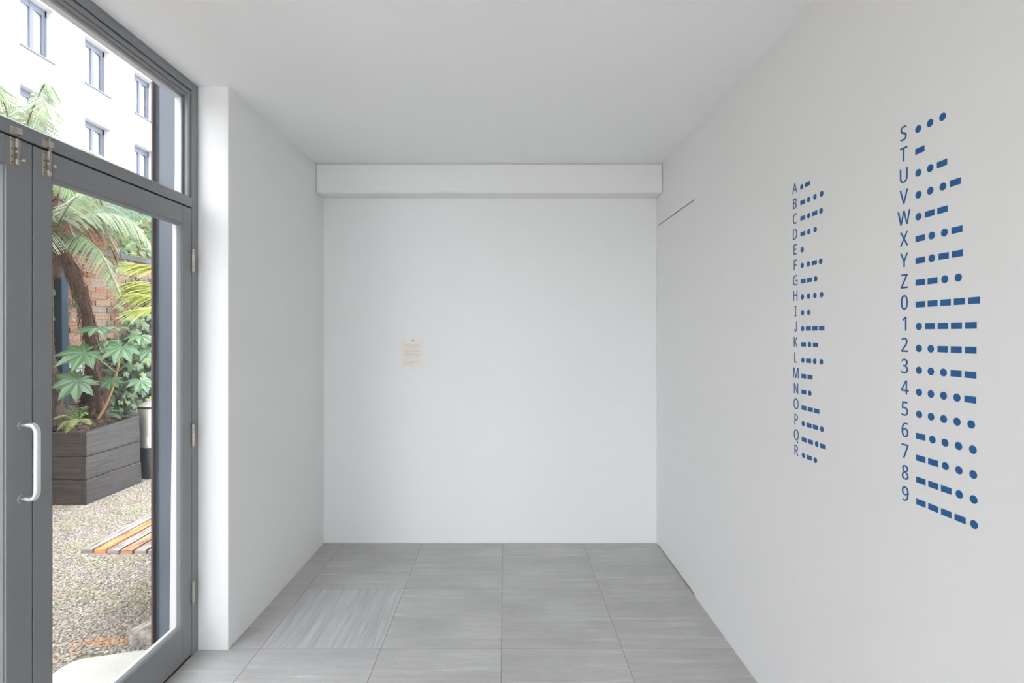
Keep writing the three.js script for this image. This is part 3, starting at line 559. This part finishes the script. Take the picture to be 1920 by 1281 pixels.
// fern frond along a curve: rachis and toothed pinnae
function frond(pts, { width, n, pinnules, col, rach, hang = 0.3, r = 0.004, tip = 0.12, upv = up }) {
  const curve = new THREE.CatmullRomCurve3(pts), pos = [], cols = [];
  const tri = (a, b, c, k) => { pos.push(...a.toArray(), ...b.toArray(), ...c.toArray()); for (let i = 0; i < 3; i++) cols.push(...k); };
  const L = curve.getLength();
  for (let i = 0; i < n; i++) for (const side of [-1, 1]) {
    const t = 0.1 + 0.9 * (i + 0.5 + 0.25 * side * 0.5) / n, p = curve.getPoint(Math.min(1, t)), tg = curve.getTangent(Math.min(1, t)), sd = tg.clone().cross(upv).normalize().multiplyScalar(side);
    const env = Math.pow(Math.sin(Math.PI * Math.min(1, 0.14 + 0.86 * t)), 0.75) * (t > 0.9 ? 1 : 1), len = width * Math.max(tip, env) * rr(0.9, 1.08);
    const dir = sd.clone().multiplyScalar(0.86).addScaledVector(tg, 0.42).addScaledVector(up, -hang * rr(0.5, 1.2)).normalize();
    const nrm = tg.clone().cross(dir).normalize(), w = (L * 0.9 / n) * 0.5;
    const shade1 = rr(0.75, 1.25), k = [col[0] * shade1 * rr(0.9, 1.15), col[1] * shade1, col[2] * shade1 * rr(0.85, 1.1)];
    const pt = (s, off) => p.clone().addScaledVector(dir, len * s).addScaledVector(up, -hang * len * 0.5 * s * s).addScaledVector(tg, off);
    if (!pinnules) { const a = pt(0, 0), e = pt(1, 0.15 * w); for (const q of [-1, 1]) { const b1 = pt(0.12, q * w * 0.46), b2 = pt(0.6, q * w * 0.36 + 0.1 * w); tri(a, b1, b2, k); tri(a, b2, e, k); } } else for (let j = 0; j < pinnules; j++) {
      const s0 = (j + 0.15) / pinnules, s1 = (j + 1.0) / pinnules, e = 1 - 0.75 * s0 * s0;
      for (const q of [-1, 1]) { const a = pt(s0, 0), b = pt(s1, 0), c = pt(s1 + 0.35 / pinnules, q * w * 1.15 * e), d = pt(s0 + 0.35 / pinnules, q * w * 1.0 * e); const kk = rr(0.85, 1.15), k2 = k.map((v) => v * kk); tri(a, b, c, k2); tri(a, c, d, k2); }
    }
  }
  const g = new THREE.BufferGeometry(); g.setAttribute('position', new THREE.Float32BufferAttribute(pos, 3)); g.setAttribute('color', new THREE.Float32BufferAttribute(cols, 3)); g.computeVertexNormals();
  const tb = new THREE.TubeGeometry(curve, 24, r, 6).toNonIndexed(), c2 = new Float32Array(tb.attributes.position.count * 3); for (let i = 0; i < c2.length; i += 3) { c2[i] = rach[0]; c2[i + 1] = rach[1]; c2[i + 2] = rach[2]; }
  tb.deleteAttribute('uv'); tb.setAttribute('color', new THREE.BufferAttribute(c2, 3));
  return mergeGeometries([g, tb]);
}
{ // small bright fern in the planter
  const f = thing('fern', 'small bright yellow-green fern at the front of the timber planter', 'fern'), c = at(147, 792, 4.97);
  const T = [[98, 786, 4.75], [108, 806, 4.72], [124, 812, 4.7], [170, 797, 4.75], [166, 776, 5.0], [105, 770, 5.0], [122, 760, 5.1], [162, 762, 5.2], [135, 800, 4.7]];
  T.forEach(([u, v, d], i) => { const e = at(u, v, d), m = c.clone().lerp(e, 0.55); m.y += 0.05; const yl = i < 5 || i === 8; part('frond', frond([c, m, e], { width: 0.056, n: 17, col: yl ? [0.36, 0.52, 0.10] : [0.18, 0.38, 0.10], rach: [0.3, 0.35, 0.1], hang: 0.15, r: 0.002 }), M.frond, f); });
  const h = thing('fern', 'small dark green fern at the back corner of the timber planter', 'fern'), c2 = at(200, 778, 5.38);
  for (const [u, v, d] of [[226, 786, 5.2], [222, 772, 5.35], [214, 764, 5.4], [187, 768, 5.4]]) { const e = at(u, v, d), m = c2.clone().lerp(e, 0.5); m.y += 0.035; part('frond', frond([c2, m, e], { width: 0.055, n: 16, col: [0.13, 0.30, 0.09], rach: [0.2, 0.25, 0.1], hang: 0.15, r: 0.002 }), M.frond, h); }
}
function shaggyTrunk(t, pts, radii, m, strands) {
  const curve = new THREE.CatmullRomCurve3(pts), N = 40, R = 14, pos = [], idx = [];
  const fr = curve.computeFrenetFrames(N);
  for (let i = 0; i <= N; i++) { const k = i / N * (radii.length - 1), a = Math.floor(Math.min(k, radii.length - 2)), r = radii[a] + (radii[a + 1] - radii[a]) * (k - a), c = curve.getPoint(i / N); for (let j = 0; j < R; j++) { const an = j / R * 6.2832, q = r * rr(0.8, 1.2), v = c.clone().addScaledVector(fr.normals[i], Math.cos(an) * q).addScaledVector(fr.binormals[i], Math.sin(an) * q); pos.push(v.x, v.y, v.z); } }
  for (let i = 0; i < N; i++) for (let j = 0; j < R; j++) { const a = i * R + j, b = i * R + (j + 1) % R; idx.push(a, b, b + R, a, b + R, a + R); }
  const g = new THREE.BufferGeometry(); g.setAttribute('position', new THREE.Float32BufferAttribute(pos, 3)); g.setIndex(idx); g.computeVertexNormals(); metricUV(g, 0.4); part('trunk', g, m, t);
  const gs = []; for (let i = 0; i < strands; i++) { const tt = rnd(), c = curve.getPoint(tt), tg = curve.getTangent(tt), k = tt * (radii.length - 1), r = radii[Math.round(k)], an = rr(0, 6.28), o = V(Math.cos(an), 0, Math.sin(an)), a = c.clone().addScaledVector(o, r * 0.9), l = rr(0.05, 0.2), e = a.clone().addScaledVector(tg, -l * 0.8).addScaledVector(o, rr(0.01, 0.05)); e.y -= l * 0.25; const md = a.clone().lerp(e, 0.5).addScaledVector(o, 0.012); gs.push(new THREE.TubeGeometry(new THREE.CatmullRomCurve3([a, md, e]), 3, rr(0.0012, 0.003), 3)); }
  part('fibres', plain(gs), M.fibre, t).userData.kind = 'stuff';
}
const GREEN = [0.23, 0.35, 0.18], PALE = [0.36, 0.45, 0.28], BLUE = [0.20, 0.33, 0.23], LIME = [0.30, 0.42, 0.15], BROWN = [0.30, 0.16, 0.09], TAN = [0.42, 0.28, 0.17];
function addFronds(t, crown, list) {
  for (const [u, v, d, lift, w, col, n = 26] of list) {
    const e = at(u, v, d), a = crown.clone().lerp(e, 0.35), b = crown.clone().lerp(e, 0.7); a.y += lift * 0.9; b.y += lift; const dead = col === BROWN || col === TAN;
    part(dead ? 'dead_frond' : 'frond', frond([crown, a, b, e], { width: w * 0.92, n: Math.round(n * 1.45), pinnules: 11, col, rach: dead ? [0.2, 0.1, 0.06] : [0.28, 0.3, 0.12], hang: dead ? 0.9 : 0.6, r: 0.006 }), M.frond, t, dead ? 'withered brown frond' : undefined);
  }
}
{ // leaning tree fern with the shaggy brown trunk
  const t = thing('tree_fern', 'leaning tree fern with a shaggy brown trunk rising from the planter', 'tree fern');
  const base = at(182, 790, 5.40), crown = at(104, 432, 4.72);
  shaggyTrunk(t, [base, at(176, 720, 5.38), at(172, 650, 5.28), at(158, 575, 5.08), at(138, 512, 4.92), crown], [0.10, 0.07, 0.045, 0.038, 0.036, 0.045], M.fibre, 800);
  shaggyTrunk(t, [at(178, 794, 5.42), at(177, 750, 5.42), at(175, 704, 5.38)], [0.125, 0.12, 0.085], M.bark, 160);
  addFronds(t, crown, [
    [292, 402, 5.5, 0.16, 0.30, BLUE, 34], [226, 556, 4.55, 0.20, 0.22, GREEN, 30], [165, 362, 4.2, 0.08, 0.22, PALE], [300, 486, 5.2, 0.30, 0.30, PALE, 32], [262, 372, 6.0, 0.1, 0.30, PALE, 32], [222, 500, 5.5, 0.34, 0.30, TAN], [176, 470, 5.3, 0.2, 0.26, BROWN], [205, 455, 5.0, 0.16, 0.28, BROWN],
    [245, 450, 5.8, 0.28, 0.30, PALE, 30], [40, 380, 4.0, 0.1, 0.24, GREEN], [60, 470, 4.2, 0.1, 0.24, PALE], [110, 520, 4.9, 0.05, 0.16, BROWN], [125, 480, 4.8, 0.1, 0.2, BROWN], [112, 352, 5.2, 0.05, 0.2, TAN], [150, 462, 4.9, 0.12, 0.2, BROWN, 18], [190, 462, 5.2, 0.16, 0.2, TAN, 18], [135, 440, 4.5, 0.10, 0.16, BROWN, 16], [236, 436, 5.5, 0.2, 0.22, TAN, 20],
  ]);
}
{ // taller tree fern, its crown hidden behind the door stile
  const t = thing('tree_fern', 'taller tree fern whose pale fronds arch up across the fanlight', 'tree fern');
  const base = at(104, 796, 4.9), crown = at(34, 318, 4.5);
  shaggyTrunk(t, [base, at(98, 735, 4.9), at(78, 640, 4.85), at(48, 460, 4.7), crown], [0.10, 0.08, 0.07, 0.07, 0.07], M.bark, 260);
  addFronds(t, crown, [
    [112, 190, 4.6, 0.34, 0.20, PALE, 26], [-30, 180, 4.0, 0.3, 0.24, PALE], [222, 322, 5.6, 0.20, 0.24, PALE, 32], [290, 352, 6.4, 0.16, 0.26, TAN, 30], [200, 400, 5.3, 0.30, 0.28, PALE, 32], [150, 400, 4.6, 0.22, 0.26, GREEN], [120, 420, 5.6, 0.2, 0.26, BROWN], [258, 400, 6.2, 0.34, 0.30, LIME, 30], [95, 222, 3.9, 0.30, 0.22, PALE],
    [-60, 330, 3.6, 0.3, 0.25, PALE], [20, 240, 5.6, 0.3, 0.25, GREEN],
  ]);
}
{ // golden bamboo, seen leaning in from the right
  const b = thing('golden_bamboo', 'arching plant with long narrow yellow-green leaves by the brick wall', 'bamboo');
  const blade = (k) => { const pos = [], col = [], N = 8, rows = []; for (let i = 0; i <= N; i++) { const t = i / N, w = 0.5 * Math.pow(Math.sin(Math.PI * Math.min(1, 0.06 + 0.94 * t)), 0.8) * (t === 1 ? 0 : 1); rows.push([-w, 0, w].map((x) => [x * 0.12, Math.abs(x) * 0.035 - 0.28 * t * t, t])); } for (let i = 0; i < N; i++) for (let j = 0; j < 2; j++) for (const [p, q] of [[0, 0], [0, 1], [1, 1], [0, 0], [1, 1], [1, 0]]) { pos.push(...rows[i + p][j + q]); col.push(1.0 * k, 1.04 * k, 0.36 * k); } const g = new THREE.BufferGeometry(); g.setAttribute('position', new THREE.Float32BufferAttribute(pos, 3)); g.setAttribute('color', new THREE.Float32BufferAttribute(col, 3)); g.computeVertexNormals(); return g; };
  const G = [blade(1), blade(0.85), blade(0.7), blade(1.15)];
  const cane = [at(330, 800, 5.75), at(322, 640, 5.72), at(310, 540, 5.65), at(296, 490, 5.5)]; part('cane', tube(cane, 0.008, 20, 6), M.petiole, b);
  const twigs = [[[312, 505, 5.6], [262, 497, 5.4]], [[312, 540, 5.6], [255, 528, 5.3]], [[312, 560, 5.6], [262, 552, 5.25]], [[314, 548, 5.6], [246, 540, 5.3]], [[310, 575, 5.6], [270, 580, 5.25]]];
  twigs.forEach(([p, q], ti) => {
    const A = at(...p), B = at(...q); part('twig', tube([A, A.clone().lerp(B, 0.5).add(V(0, 0.02, 0)), B], 0.003, 8, 5), M.petiole, b);
    for (let i = 0; i < 54; i++) { const k = i / 53, c = A.clone().lerp(B, 0.1 + 0.9 * k), m = part('leaf', pick(G), M.frond, b); m.position.copy(c); m.scale.setScalar(rr(0.17, 0.30)); orient(m, V(rr(-0.3, 0.3), 1, rr(0, 0.6)), V(-0.75 + rr(-0.3, 0.3), -0.32 + rr(-0.35, 0.25), 0.35 + rr(-0.5, 0.5))); }
  });
}
{ // ivy on the wall
  const ivy = thing('ivy', 'dense dark ivy climbing the brick wall behind the steel bin', 'ivy');
  const lobes = [[0, 1], [62, 0.82], [-62, 0.82], [118, 0.6], [-118, 0.6]];
  const mk = (d, l) => palmate({ lobes, spread: 62, joint: 0.55, bulge: 0.15, droop: 0.2, fold: 0.1, teeth: false, heart: 0.75, dark: d, light: l, edge: d.map((v) => v * 0.9) });
  const G = [mk([0.045, 0.115, 0.055], [0.26, 0.33, 0.14]), mk([0.06, 0.15, 0.06], [0.34, 0.40, 0.14]), mk([0.04, 0.11, 0.06], [0.12, 0.2, 0.1])], lime = mk([0.25, 0.38, 0.10], [0.5, 0.55, 0.2]);
  const put = (u, v, d, r, g, m) => { const lf = part('leaf', g, m, ivy); lf.position.copy(at(u, v, d)); lf.scale.setScalar(r); orient(lf, V(1, rr(0.1, 0.7), rr(0.1, 0.7)), V(rr(-0.2, 0.4), -1, rr(-0.7, 0.7))); };
  const spots = [[262, 600, 0.11], [246, 596, 0.10], [254, 622, 0.10], [272, 610, 0.09], [240, 612, 0.09], [281, 590, 0.09], [232, 600, 0.07], [222, 596, 0.07], [268, 640, 0.10], [252, 645, 0.09], [276, 672, 0.11], [262, 684, 0.08], [248, 686, 0.09], [240, 664, 0.07], [282, 700, 0.08], [270, 702, 0.07], [240, 722, 0.085], [226, 728, 0.09], [258, 728, 0.085], [248, 740, 0.08], [268, 736, 0.07], [229, 744, 0.07], [215, 755, 0.075], [240, 755, 0.06], [252, 760, 0.06], [262, 752, 0.055], [276, 724, 0.08], [280, 748, 0.07], [244, 772, 0.06], [228, 768, 0.055], [255, 770, 0.05], [236, 700, 0.06], [218, 700, 0.05], [233, 492, 0.09], [222, 500, 0.10], [242, 510, 0.06], [216, 488, 0.08], [236, 560, 0.07], [228, 576, 0.07], [242, 584, 0.08], [230, 545, 0.06]];
  for (const [u, v, r] of spots) put(u, v, 6.0 + rr(-0.12, 0.2), r * 1.0, pick(G), rnd() < 0.3 ? M.leafIvyPale : M.leafIvy);
  for (const [u, v, r] of [[240, 506, 0.085], [106, 545, 0.085], [103, 565, 0.08], [102, 590, 0.08], [136, 566, 0.06], [146, 566, 0.06], [141, 572, 0.06], [134, 594, 0.06], [226, 752, 0.06], [240, 753, 0.05], [215, 745, 0.05], [270, 712, 0.05]]) put(u, v, u < 200 ? (u < 112 ? 5.1 : 5.38) : 5.9, r, lime, M.leafIvy);
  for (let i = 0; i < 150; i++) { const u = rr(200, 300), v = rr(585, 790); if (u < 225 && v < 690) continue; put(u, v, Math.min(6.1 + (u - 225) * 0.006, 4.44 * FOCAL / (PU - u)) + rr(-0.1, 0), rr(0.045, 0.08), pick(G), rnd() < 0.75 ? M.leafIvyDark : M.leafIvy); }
  // under-layer of leaves too dense to tell apart
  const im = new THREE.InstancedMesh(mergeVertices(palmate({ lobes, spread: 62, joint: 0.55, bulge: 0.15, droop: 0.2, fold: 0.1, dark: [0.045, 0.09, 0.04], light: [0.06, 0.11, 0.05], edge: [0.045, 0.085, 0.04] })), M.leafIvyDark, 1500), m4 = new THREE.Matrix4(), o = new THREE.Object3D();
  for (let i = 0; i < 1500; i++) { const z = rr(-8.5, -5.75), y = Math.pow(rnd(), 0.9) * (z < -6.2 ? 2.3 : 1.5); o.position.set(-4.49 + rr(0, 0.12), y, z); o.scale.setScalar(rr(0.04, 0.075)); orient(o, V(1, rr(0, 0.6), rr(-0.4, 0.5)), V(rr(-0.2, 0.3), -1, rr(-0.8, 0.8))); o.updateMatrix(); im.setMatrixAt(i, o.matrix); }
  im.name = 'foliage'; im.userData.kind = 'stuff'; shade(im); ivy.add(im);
  const st = []; for (let i = 0; i < 14; i++) { const z = rr(-7.5, -6.25); st.push(tube([V(-4.46, 0, z), V(-4.45, 0.7, z + rr(-0.2, 0.2)), V(-4.46, 1.4, z + rr(-0.3, 0.3)), V(-4.47, 2.2, z + rr(-0.5, 0.5))], rr(0.005, 0.016), 20, 5)); }
  part('stems', plain(st), M.bark, ivy);
}
{ // planting beyond the garden wall
  const lf = new THREE.BufferGeometry(); lf.setAttribute('position', new THREE.Float32BufferAttribute([0, 0, 0, 0.4, 0.06, 0.45, 0, -0.02, 0.5, 0, 0, 0, 0, -0.02, 0.5, -0.4, 0.06, 0.45, 0.4, 0.06, 0.45, 0, -0.12, 1, 0, -0.02, 0.5, 0, -0.02, 0.5, 0, -0.12, 1, -0.4, 0.06, 0.45], 3)); lf.computeVertexNormals();
  const N = 22000, im = new THREE.InstancedMesh(lf, M.hedge, N), o = new THREE.Object3D(), c = new THREE.Color();
  const tones = [[0.22, 0.38, 0.12], [0.30, 0.46, 0.16], [0.16, 0.30, 0.12], [0.38, 0.50, 0.2], [0.34, 0.3, 0.18], [0.45, 0.55, 0.2]];
  for (let i = 0; i < N; i++) {
    const z = rr(-13, 2.5), x = rr(-6.4, -4.85), top = 3.2 + 0.35 * fbm(z * 0.11 + 3, 0.5, 16, 4, 3) + 0.2 * Math.sin(x * 3), y = top - Math.pow(rnd(), 1.4) * 1.6;
    o.position.set(x, y, z); o.scale.setScalar(rr(0.08, 0.16)); orient(o, V(rr(-0.2, 1), rr(0.1, 1), rr(-0.5, 0.7)), V(rr(-1, 1), rr(-1, 0.3), rr(-1, 1))); o.updateMatrix(); im.setMatrixAt(i, o.matrix);
    const t = pick(tones), k = rr(0.7, 1.2); im.setColorAt(i, c.setRGB(t[0] * k, t[1] * k, t[2] * k));
  }
  im.name = 'foliage'; shade(im); scene.add(im); tag(im, 'mixed green foliage showing above the brick garden wall', 'foliage', null, 'stuff');
}

renderer.render(scene, camera);
